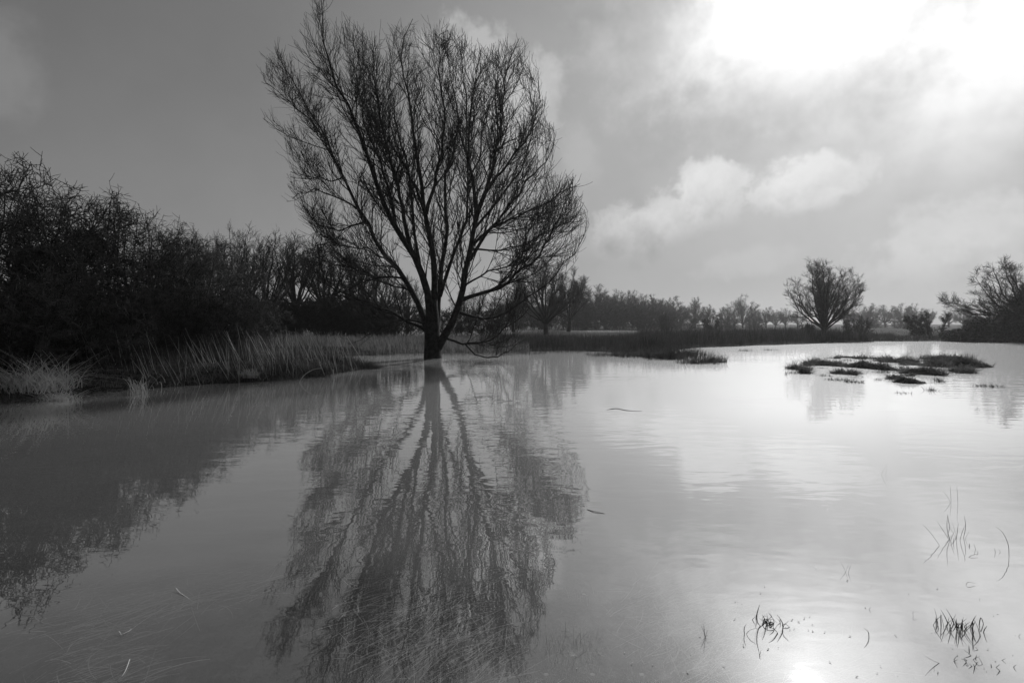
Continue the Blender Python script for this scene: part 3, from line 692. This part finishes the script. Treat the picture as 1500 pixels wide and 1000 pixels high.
# ================================================================ FOREGROUND STEMS IN THE WATER
def arch(mb_, p, w):
    q = resample(p, 10); T = unit(np.gradient(q, axis=0)); side = unit(np.cross(T.mean(0), [0.2, .3, 1.]))
    mb_.ribbons(q[None], (w * np.array([.7, .9, 1, 1, 1, .95, .85, .7, .5, .25]))[None], side[None])
    mb_.ribbons(q[None] + np.array([0, 0, .0006]), (w * .5 * np.array([.7, .9, 1, 1, 1, .95, .85, .7, .5, .25]))[None], unit(np.cross(T.mean(0), side))[None])
def up(px, py, dz): q = at(px, py); return q + np.array([0, 0, dz])
def px3(px, py, z):  # point at height z seen at (px,py)
    return at(px, py, z)
def clump(name, px, py, n, spread, H, w, label, arcs=(), mat=BLACKBLADE, bend=.25, cat='grass tussock', group=None, rise=.6):
    c = at(px, py); todo = []
    for i in range(n):
        s = c + np.array([r.normal() * spread, r.normal() * spread * .6, -.015]); az = r.uniform(0, 2 * PI); h = H * r.uniform(.4, 1)
        d = np.array([math.cos(az), math.sin(az) * .7, 0]) * h * r.uniform(.5, 1.3)
        if r.random() < bend: pts = [s, s + d * .35 + [0, 0, h * rise], s + d * .8 + [0, 0, h * rise * .6], s + d * 1.15 + [0, 0, -.01]]
        else: pts = [s, s + d * .3 + [0, 0, h * rise * .7], s + d * .7 + [0, 0, h * rise * 1.3]]
        todo.append((np.array(pts) - c, w))
    for pts in arcs:
        b0 = at(*pts[0]); q = []
        for n_, (x, y) in enumerate(pts):
            Yd = b0[1] + .012 * n_ * math.sin(pts[0][0]); q.append(at_depth(x, y, Yd) if n_ else b0 - [0, 0, .01])
        todo.append((np.array(q) - c, w * 1.25))
    if 1 < len(todo) <= 34:
        t = empty(name, c, label, cat, group)
        for q, w_ in todo:
            mb_ = MB(); arch(mb_, q, w_); mb_.build('leaf', mat, t)
        return t
    mb_ = MB()
    for q, w_ in todo: arch(mb_, q, w_)
    return tag(mb_.build(name, mat, None, tuple(c)), label, cat, group)
def Z5(*q): return [(1000 + x / 6, 850 + y / 6) for x, y in q]
def Z6(*q): return [(1250 + x * .35, 650 + y * .35) for x, y in q]
clump('grass_tussock', 1126, 912, 20, .03, .06, .0020, 'black tangled tussock with looping leaves in the foreground water',
      [Z5((650,372),(643,320),(655,285)), Z5((700,392),(660,372),(652,300),(676,210)), Z5((740,385),(722,340),(700,300)), Z5((790,402),(802,350),(760,290)), Z5((885,402),(872,360),(830,300)), Z5((848,458),(800,422),(755,415)), Z5((880,442),(886,400),(935,350)), Z5((690,395),(740,350),(800,345),(830,375)), Z5((720,388),(780,360),(840,440))])
clump('bent_grass', 1092, 927, 2, .006, .02, .0013, 'black leaf bent like an open jaw, left of the tangled tussock', [Z5((548,464),(590,436),(655,415)), Z5((545,464),(540,420),(560,380))], cat='grass sprig')
clump('grass_tussock', 1083, 884, 10, .014, .03, .0012, 'small spiky tuft left of and behind the tangled tussock')
clump('grass_tussock', 1033, 932, 5, .02, .03, .001, 'thin open tuft with upright leaves, left of the tangled tussock', [Z5((200,495),(182,440),(160,390)), Z5((200,495),(216,440),(236,440)), Z5((205,498),(190,440),(185,380))])
clump('floating_grass', 1022, 938, 4, .03, .012, .0013, 'short black leaves floating in a row below the thin open tuft', cat='grass sprig')
clump('grass_tussock', 1069, 947, 6, .008, .018, .0013, 'tiny dark tuft between the open tuft and the bent leaf')
clump('grass_tussock', 1030, 975, 7, .022, .014, .0014, 'flat dark tuft near the bottom edge, left one of a pair')
clump('grass_tussock', 1052, 979, 7, .012, .018, .0014, 'flat dark tuft near the bottom edge, right one of a pair')
clump('grass_sprig', 1162, 924, 3, .004, .035, .0012, 'single upright sprig at the right of the tangled tussock', cat='grass sprig')
clump('grass_sprig', 1193, 930, 3, .005, .018, .0013, 'short dark sprig alone in the water right of the tangled tussock', cat='grass sprig')
clump('grass_sprig', 1114, 960, 1, .003, .01, .001, 'crooked thin stem below the tangled tussock', [Z5((680,680),(678,650),(690,610))], cat='grass sprig')
clump('grass_tussock', 1150, 917, 7, .016, .025, .001, 'small sprig touching the right side of the tangled tussock')
clump('grass_tussock', 1039, 875, 4, .006, .022, .001, 'tiny sprig at the upper left of the foreground stems')
clump('reed_clump', 1399, 790, 7, .04, .08, .0011, 'thin broken reed clump standing in bright water on the right',
      [Z6((365,425),(330,380),(290,335)), Z6((405,400),(375,360),(352,325)), Z6((405,402),(392,350),(395,295)), Z6((405,345),(398,320),(395,295)), Z6((430,402),(436,360),(440,330)), Z6((460,392),(470,345),(464,300)), Z6((445,402),(455,370),(470,335)), Z6((400,398),(360,420),(345,432))], cat='reed clump', rise=1.0, bend=.15)
clump('bent_reed', 1478, 814, 1, .003, .02, .0013, 'long reed stem arched like a bow at the right', [Z6((652,470),(648,420),(625,370),(595,345))], cat='reed')
clump('bent_reed', 1416, 816, 1, .003, .02, .0012, 'reed stem folded into a sharp elbow at the right', [Z6((473,475),(495,466),(522,460))], cat='reed')
clump('reed_clump', 1450, 808, 5, .06, .05, .0009, 'few faint twiglets beside the bow-shaped reed', cat='reed clump', rise=1.0, bend=.2)
clump('grass_loop', 1416, 856, 1, .003, .015, .0012, 'small closed loop of grass on the bright water', [Z6((468,589),(480,578),(512,584))], cat='grass sprig')
clump('grass_tussock', 1402, 920, 40, .05, .075, .0020, 'spiky black tussock in the bottom right water', cat='grass tussock', rise=.9, bend=.15)
clump('grass_tussock', 1428, 968, 30, .055, .055, .0017, 'flattened black tussock of bent leaves below the spiky one', rise=.55, bend=.12)
clump('grass_sprig', 1274, 930, 1, .003, .02, .0013, 'single dark leaf bent like a bracket, right of centre foreground', [Z6((66,802),(62,785),(45,770))], cat='grass sprig')
clump('grass_tussock', 1337, 919, 4, .012, .025, .0012, 'small v-shaped sprig left of the spiky black tussock')
clump('grass_tussock', 1463, 900, 6, .015, .03, .001, 'small arched sprig at the right edge above the black tussocks')
clump('grass_tussock', 1472, 860, 7, .014, .025, .0009, 'faint star-shaped sprig at the right edge')
clump('grass_tussock', 1470, 986, 14, .06, .025, .0012, 'flat scattered leaves in the bottom right corner')
clump('grass_tussock', 1490, 972, 9, .04, .025, .0012, 'thin leaves cut by the right edge near the bottom')
clump('grass_sprig', 1360, 966, 2, .01, .03, .001, 'long pale thin sprig floating left of the flattened tussock', [Z6((375,914),(330,904),(300,886))], cat='grass sprig')
clump('grass_tussock', 1315, 961, 6, .02, .02, .0009, 'pale scribble of grass left of the long floating sprig')
clump('grass_tussock', 1335, 991, 8, .015, .02, .0011, 'small dark curl near the bottom edge right of the sun glint')
clump('grass_sprig', 1236, 838, 3, .012, .05, .0008, 'pair of faint upright sprigs in the middle of the bright water', cat='grass sprig', bend=0, rise=1.2)
clump('grass_tussock', 1276, 840, 4, .01, .025, .0009, 'tiny dark sprig right of the pair of faint ones')
clump('grass_tussock', 1274, 870, 4, .006, .02, .001, 'tiny dark sprig below the one right of the faint pair')
clump('grass_tussock', 1304, 867, 4, .012, .016, .0009, 'tiny flat sprig with a pale speck, left of the grass loop')
clump('grass_sprig', 1341, 899, 1, .003, .015, .001, 'tiny ring of grass above the v-shaped sprig', [Z6((252,718),(250,703),(268,706))], cat='grass sprig')
clump('grass_sprig', 1396, 735, 3, .02, .11, .0009, 'faint twin stems at the top of the foreground reeds', cat='grass sprig', bend=0, rise=1.2)
clump('grass_sprig', 1295, 695, 2, .01, .09, .0008, 'very faint single stem far out on the bright water', cat='grass sprig', bend=0, rise=1.2)
clump('floating_grass', 1420, 737, 3, .05, .02, .001, 'two dark specks of grass right of the faint twin stems', cat='grass sprig')
clump('floating_grass', 1490, 746, 3, .03, .015, .002, 'dark bits of grass at the right edge above the bow-shaped reed', cat='grass sprig')
FT_ = 'tiny grass tips in the foreground'
for i in range(30):
    px, py = r.uniform(990, 1490), r.uniform(830, 992)
    if px < 1050 + (992 - py) * .6 and py < 900: continue
    clump('grass_tip', px, py, int(r.integers(2, 5)), .010, r.uniform(.012, .028), r.uniform(.0008, .0013), 'tiny dark grass tip poking out of the water at the lower right', cat='grass tip', group=FT_, bend=.2, rise=.9)
stick('floating_twig', [at(889, 600, .0), at(903, 598, .008), at(920, 601, .003), at(940, 602, .0)], .006, BLACKBLADE, 'dark crooked twig floating in the open water right of the willow reflection', 'twig')
stick('floating_twig', [at(860, 746, .0), at(872, 749, .005), at(886, 752, .0)], .003, BLACKBLADE, 'short straight twig floating just right of the willow reflection', 'twig')
# bleached blades in the bottom left
stick('pale_grass', [at(258, 861, .012), at(264, 868, .004), at(284, 881, -.003)], .0022, PALE, 'bright white blade tip breaking the surface at the lower left', 'grass sprig', k=8)
stick('pale_grass', [at(174, 924, .01), at(182, 928, .004), at(215, 905, -.01), at(262, 876, -.02)], .002, PALE, 'long pale blade trailing under the surface at the lower left', 'grass blade')
stick('pale_grass', [at(190, 965, .01), at(182, 985, .004), at(165, 1003, -.02)], .0022, PALE, 'pale blade rising at the bottom edge of the photo, left', 'grass sprig', k=8)
# half-drowned tussock at bottom centre
tussock(at(838, 955, -.02), 150, .13, .13, .9, .0013, SUBM, 'half-drowned pale tussock at the bottom centre', .4)
for px, py, n, lab in ((868, 985, 30, 'few pale blades poking out right of the half-drowned tussock'), (800, 985, 30, 'few pale blades poking out left of the half-drowned tussock'), (940, 985, 30, 'thin pale blades at the bottom edge right of the centre'), (855, 868, 14, 'small pale tip breaking the surface behind the half-drowned tussock')):
    tussock(at(px, py, -.02), n, .075, .10, .9, .0013, SUBM, lab, .5)
# pale flecks put in for sparkles and drifting debris; the glints are their colour
def fleck(px, py, s, lab, grp):
    c = at(px, py, .003); mb_ = MB(); n = 9; a = np.linspace(0, 2 * PI, n, endpoint=False); rr = np.linspace(0, 1, 4)
    V = np.zeros((4, n, 3)); ang = r.uniform(0, PI)
    X_ = rr[:, None] * np.cos(a) * s; Y_ = rr[:, None] * np.sin(a) * s * .45
    V[..., 0] = X_ * math.cos(ang) - Y_ * math.sin(ang); V[..., 1] = X_ * math.sin(ang) + Y_ * math.cos(ang); V[..., 2] = .25 * s * rr[:, None] ** 2 * np.cos(2 * a) + .001
    ii = np.arange(4 * n).reshape(4, n); jj = np.roll(ii, -1, 1)
    mb_.quads(V, np.stack([ii[:-1], jj[:-1], jj[1:], ii[1:]], -1)); o = mb_.build('glint_fleck', GLINT, None, tuple(c))
    tag(o, lab, 'leaf', grp)
FG = 'pale flecks painted as glints on the foreground water'
for px, py in ((1160,907),(1170,910),(1186,902),(1178,905),(1190,914),(1120,858),(1114,868),(1245,931),(1125,950),(1140,948),(1216,969),(1187,828),(1195,831),(1290,873),(1212,746),(1250,765),(1007,984),(1012,957),(1076,906),(1089,945),(1208,925),(1312,930),(1365,925),(1395,948),(1447,950),(808,832),(956,973),(925,972),(1290,975),(1285,985),(1255,990),(915,955),(926,970),(845,978)):
    fleck(px, py, r.uniform(.003, .007), 'tiny pale fleck painted as a glint on the foreground water', FG)

# drowned grass: lies under the surface of the shallows
rb = MB(); n = 2800
x = r.uniform(-2.6, 1.6, n); y = r.uniform(1.85, 3.0, n); ok = lump(x * 3, y * 5) + .14 - .14 * (x > .1) > 0; x, y = x[ok], y[ok]; n = len(x)
az = np.where(r.random(n) < .7, r.normal(.5, .2, n) + .5 * lump(x * 2, y * 2), r.uniform(0, 2 * PI, n)); L = r.uniform(.08, .32, n); t = np.linspace(0, 1, 6)[None, :]
cv = r.normal(0, .25, n)[:, None]
P = np.stack([x[:, None] + L[:, None] * t * np.cos(az[:, None] + cv * t), y[:, None] + L[:, None] * t * np.sin(az[:, None] + cv * t), -.006 - .09 * r.random(n)[:, None] ** 1.5 - .02 * (t - .5) ** 2], -1)
rb.ribbons(P, .0019 * r.uniform(.3, 1.8, n)[:, None] * (1 - .7 * t), unit(np.stack([-np.sin(az), np.cos(az), .2 + 0 * az], 1)))
tag(rb.build('drowned_grass', SUBM), 'pale grass lying under the shallow water in the foreground', 'grass', kind='stuff')

# ================================================================ SKY
SAZ, SEL = math.atan2(1185 - CX, F), math.atan2(HY + 68, math.hypot(F, 1185 - CX))
w = bpy.data.worlds.new('World'); sc.world = w; w.use_nodes = True; nt = w.node_tree; nt.nodes.clear()
tc = N(nt, 'ShaderNodeTexCoord'); dirv = tc.outputs['Generated']
sky = N(nt, 'ShaderNodeTexSky', sky_type='NISHITA'); sky.sun_disc = False
sky.sun_elevation = SEL; sky.sun_rotation = SAZ; sky.dust_density = 2.0; sky.air_density = 1.0
sep = N(nt, 'ShaderNodeSeparateColor'); nt.links.new(sky.outputs[0], sep.inputs[0])
SKYK = 1.0
base = M(nt, 'MULTIPLY', M(nt, 'ADD', M(nt, 'MULTIPLY', sep.outputs[0], .7), M(nt, 'MULTIPLY', sep.outputs[1], .3)), SKYK)   # seen through a red filter
sx = N(nt, 'ShaderNodeSeparateXYZ'); nt.links.new(dirv, sx.inputs[0])
AZ = M(nt, 'ARCTAN2', sx.outputs[0], sx.outputs[1]); EL = M(nt, 'ARCSINE', sx.outputs[2])
def azel(px, py): return math.atan2(px - CX, F), math.atan2(HY - py, math.hypot(F, px - CX))
n1 = noise(nt, dirv, 3.5, 4, .58, 0); n2 = noise(nt, dirv, 9, 5, .6, 0); n3 = noise(nt, dirv, 24, 3, .6, 0)
w.cycles.sampling_method = 'MANUAL'; w.cycles.sample_map_resolution = 256
def gaus(px, py, rx, ry, rot=0.0):
    a0, e0 = azel(px, py); a = M(nt, 'SUBTRACT', AZ, a0); e = M(nt, 'SUBTRACT', EL, e0)
    c, s = math.cos(rot), math.sin(rot)
    u_ = M(nt, 'ADD', M(nt, 'MULTIPLY', a, c), M(nt, 'MULTIPLY', e, s)); v_ = M(nt, 'SUBTRACT', M(nt, 'MULTIPLY', e, c), M(nt, 'MULTIPLY', a, s))
    q = M(nt, 'ADD', M(nt, 'POWER', M(nt, 'ABSOLUTE', M(nt, 'DIVIDE', u_, rx / F)), 2.0), M(nt, 'POWER', M(nt, 'ABSOLUTE', M(nt, 'DIVIDE', v_, ry / F)), 2.0))
    return q   # squared elliptical distance
def puff(px, py, rx, ry, rot=0., k=1.2, soft=.35, nz=None):
    q = M(nt, 'SQRT', gaus(px, py, rx, ry, rot))
    nz = nz or M(nt, 'ADD', M(nt, 'MULTIPLY', n2, .6), M(nt, 'MULTIPLY', n3, .4))
    return smooth(nt, M(nt, 'ADD', q, M(nt, 'MULTIPLY', M(nt, 'SUBTRACT', nz, .5), k)), 1 + soft, 1 - soft)
def soft(px, py, rx, ry, rot=0.): return M(nt, 'EXPONENT', M(nt, 'MULTIPLY', gaus(px, py, rx, ry, rot), -1.0))
def mixv(a, b, f):
    n = N(nt, 'ShaderNodeMix', data_type='FLOAT'); plug(nt, n.inputs[0], f); plug(nt, n.inputs[2], a); plug(nt, n.inputs[3], b); return n.outputs[0]
V = M(nt, 'MULTIPLY', M(nt, 'SUBTRACT', 1.0, M(nt, 'EXPONENT', M(nt, 'MULTIPLY', base, -1.0 / 3.2))), 3.55)   # a thin even veil of cloud evens the clear sky out
SCALE = 10.0
# thin veil that brightens towards the sun
V = M(nt, 'ADD', V, M(nt, 'ADD', M(nt, 'MULTIPLY', soft(1450, 250, 420, 300), .06 * SCALE), M(nt, 'MULTIPLY', soft(1350, 400, 380, 150), .06 * SCALE)))
def cloud(V, f, lev, amt):
    if isinstance(lev, float): lev = lev * SCALE
    return mixv(V, lev, M(nt, 'MULTIPLY', f, amt))
tex = M(nt, 'ADD', M(nt, 'MULTIPLY', n2, .55), M(nt, 'MULTIPLY', n3, .45))
def lit(px, top, bottom, hi, lo):
    """sunlit tops over grey bases, with the lumps of the cloud showing"""
    v = smooth(nt, M(nt, 'ADD', EL, M(nt, 'MULTIPLY', M(nt, 'SUBTRACT', tex, .5), .10)), azel(px, bottom)[1], azel(px, top)[1], lo, hi)
    return M(nt, 'MULTIPLY', M(nt, 'ADD', v, M(nt, 'MULTIPLY', M(nt, 'SUBTRACT', n3, .5), .22)), SCALE)
def puff(px, py, rx, ry, rot=0., k=3.2, soft=.3):
    q = M(nt, 'SQRT', gaus(px, py, rx, ry, rot))
    return smooth(nt, M(nt, 'ADD', q, M(nt, 'MULTIPLY', M(nt, 'SUBTRACT', tex, .5), k)), 1 + soft, 1 - soft)
V = cloud(V, puff(715, 108, 84, 52, -.35), .58, .55)                     # behind the willow top
V = cloud(V, puff(785, 175, 30, 70, -.35), .50, .5)
V = cloud(V, puff(850, 235, 26, 42, 0, 3, .5), .48, .5)
V = cloud(V, puff(2, 110, 24, 42, 0, 3., .6), .25, .7)
V = cloud(V, puff(985, 70, 85, 80, .2, 4.4, .8), .56, .55)                # wisps by the sun
V = cloud(V, puff(1090, 55, 80, 75, .4, 4.6, .8), .80, .6)
V = cloud(V, puff(955, 332, 120, 40, .36, 2.8, .28), lit(975, 290, 380, .66, .40), .85)   # cumulus bank right of the willow
V = cloud(V, puff(1030, 278, 40, 36, .15, 2.5, .25), lit(1035, 240, 330, .78, .50), .9)
V = cloud(V, puff(1178, 272, 60, 34, .05, 2.5, .25), lit(1172, 240, 330, .82, .50), .9)
V = cloud(V, soft(990, 415, 190, 40), .38, .65)
V = cloud(V, puff(1430, 372, 110, 48, .12, 3.2, .4), lit(1430, 335, 420, .70, .52), .6)
V = cloud(V, puff(1095, 385, 55, 16, .1, 3.2, .5), .52, .5)
V = cloud(V, soft(1060, 180, 170, 40, .25), .37, .6)
V = cloud(V, soft(1330, 215, 190, 36, .1), .50, .6)
g1 = soft(1330, 0, 250, 112); g2 = soft(1185, -60, 85, 60); g3 = soft(1500, 60, 170, 120)
wisp = smooth(nt, M(nt, 'ADD', M(nt, 'MULTIPLY', n1, .6), M(nt, 'MULTIPLY', n2, .4)), .34, .64, .35, 1.4)
V = M(nt, 'ADD', V, M(nt, 'MULTIPLY', M(nt, 'MULTIPLY', g1, wisp), .42 * SCALE))
V = M(nt, 'ADD', V, M(nt, 'MULTIPLY', M(nt, 'MULTIPLY', g3, wisp), .23 * SCALE))
V = M(nt, 'ADD', V, M(nt, 'MULTIPLY', g2, 1.8 * SCALE))
V = M(nt, 'MULTIPLY', V, smooth(nt, n1, .2, .8, .93, 1.07))
cc = N(nt, 'ShaderNodeCombineColor')
for i in range(3): nt.links.new(V, cc.inputs[i])
bg = N(nt, 'ShaderNodeBackground'); nt.links.new(cc.outputs[0], bg.inputs[0]); bg.inputs[1].default_value = .1
wo = N(nt, 'ShaderNodeOutputWorld'); nt.links.new(bg.outputs[0], wo.inputs[0])
sun = bpy.data.lights.new('sun', 'SUN'); sun.energy = 3.0; sun.angle = math.radians(3.0); sun.color = (1, 1, 1)
so = bpy.data.objects.new('sun', sun); COL.objects.link(so)
so.rotation_euler = (PI / 2 - SEL, 0, PI - SAZ)
so.location = (40, 60, 60)

# ================================================================ HAZE
hz = MB(); x0, x1, y0, y1, z0, z1 = -330, 330, -14, 330, -2.0, 17.0
hv = np.array([[x, y, z] for z in (z0, z1) for y in (y0, y1) for x in (x0, x1)], float)
hz.quads(hv, np.array([[0, 2, 3, 1], [4, 5, 7, 6], [0, 1, 5, 4], [2, 6, 7, 3], [0, 4, 6, 2], [1, 3, 7, 5]]))
m, nt = nt_of('mist'); out = N(nt, 'ShaderNodeOutputMaterial'); pv = N(nt, 'ShaderNodeVolumePrincipled')
pv.inputs['Color'].default_value = grey(.95); pv.inputs['Density'].default_value = .0004; pv.inputs['Anisotropy'].default_value = .7; pv.inputs['Density Attribute'].default_value = ''; m.cycles.homogeneous_volume = True
nt.links.new(pv.outputs[0], out.inputs['Volume'])
tag(hz.build('haze', m), 'pale morning mist lying over the flooded meadow', 'haze', kind='stuff')

# ================================================================ CAMERA
cam = bpy.data.cameras.new('camera'); cam.sensor_width = 36; cam.lens = 36 * F / 1500; cam.shift_y = -(500 - HY) / 1500
cam.clip_end = 6000; cam.clip_start = .05
co = bpy.data.objects.new('camera', cam); COL.objects.link(co); co.location = (0, 0, EYE); co.rotation_euler = (PI / 2, 0, 0)
sc.camera = co
sc.view_settings.view_transform = 'Standard'; sc.view_settings.look = 'None'; sc.view_settings.exposure = 0; sc.view_settings.gamma = 1
sc.render.engine = 'CYCLES'
sc.cycles.use_denoising = True
try: sc.cycles.denoiser = 'OPENIMAGEDENOISE'
except Exception: pass
sc.cycles.max_bounces = 6; sc.cycles.diffuse_bounces = 2; sc.cycles.glossy_bounces = 3; sc.cycles.transparent_max_bounces = 12; sc.cycles.volume_bounces = 1
sc.cycles.caustics_reflective = False; sc.cycles.caustics_refractive = False
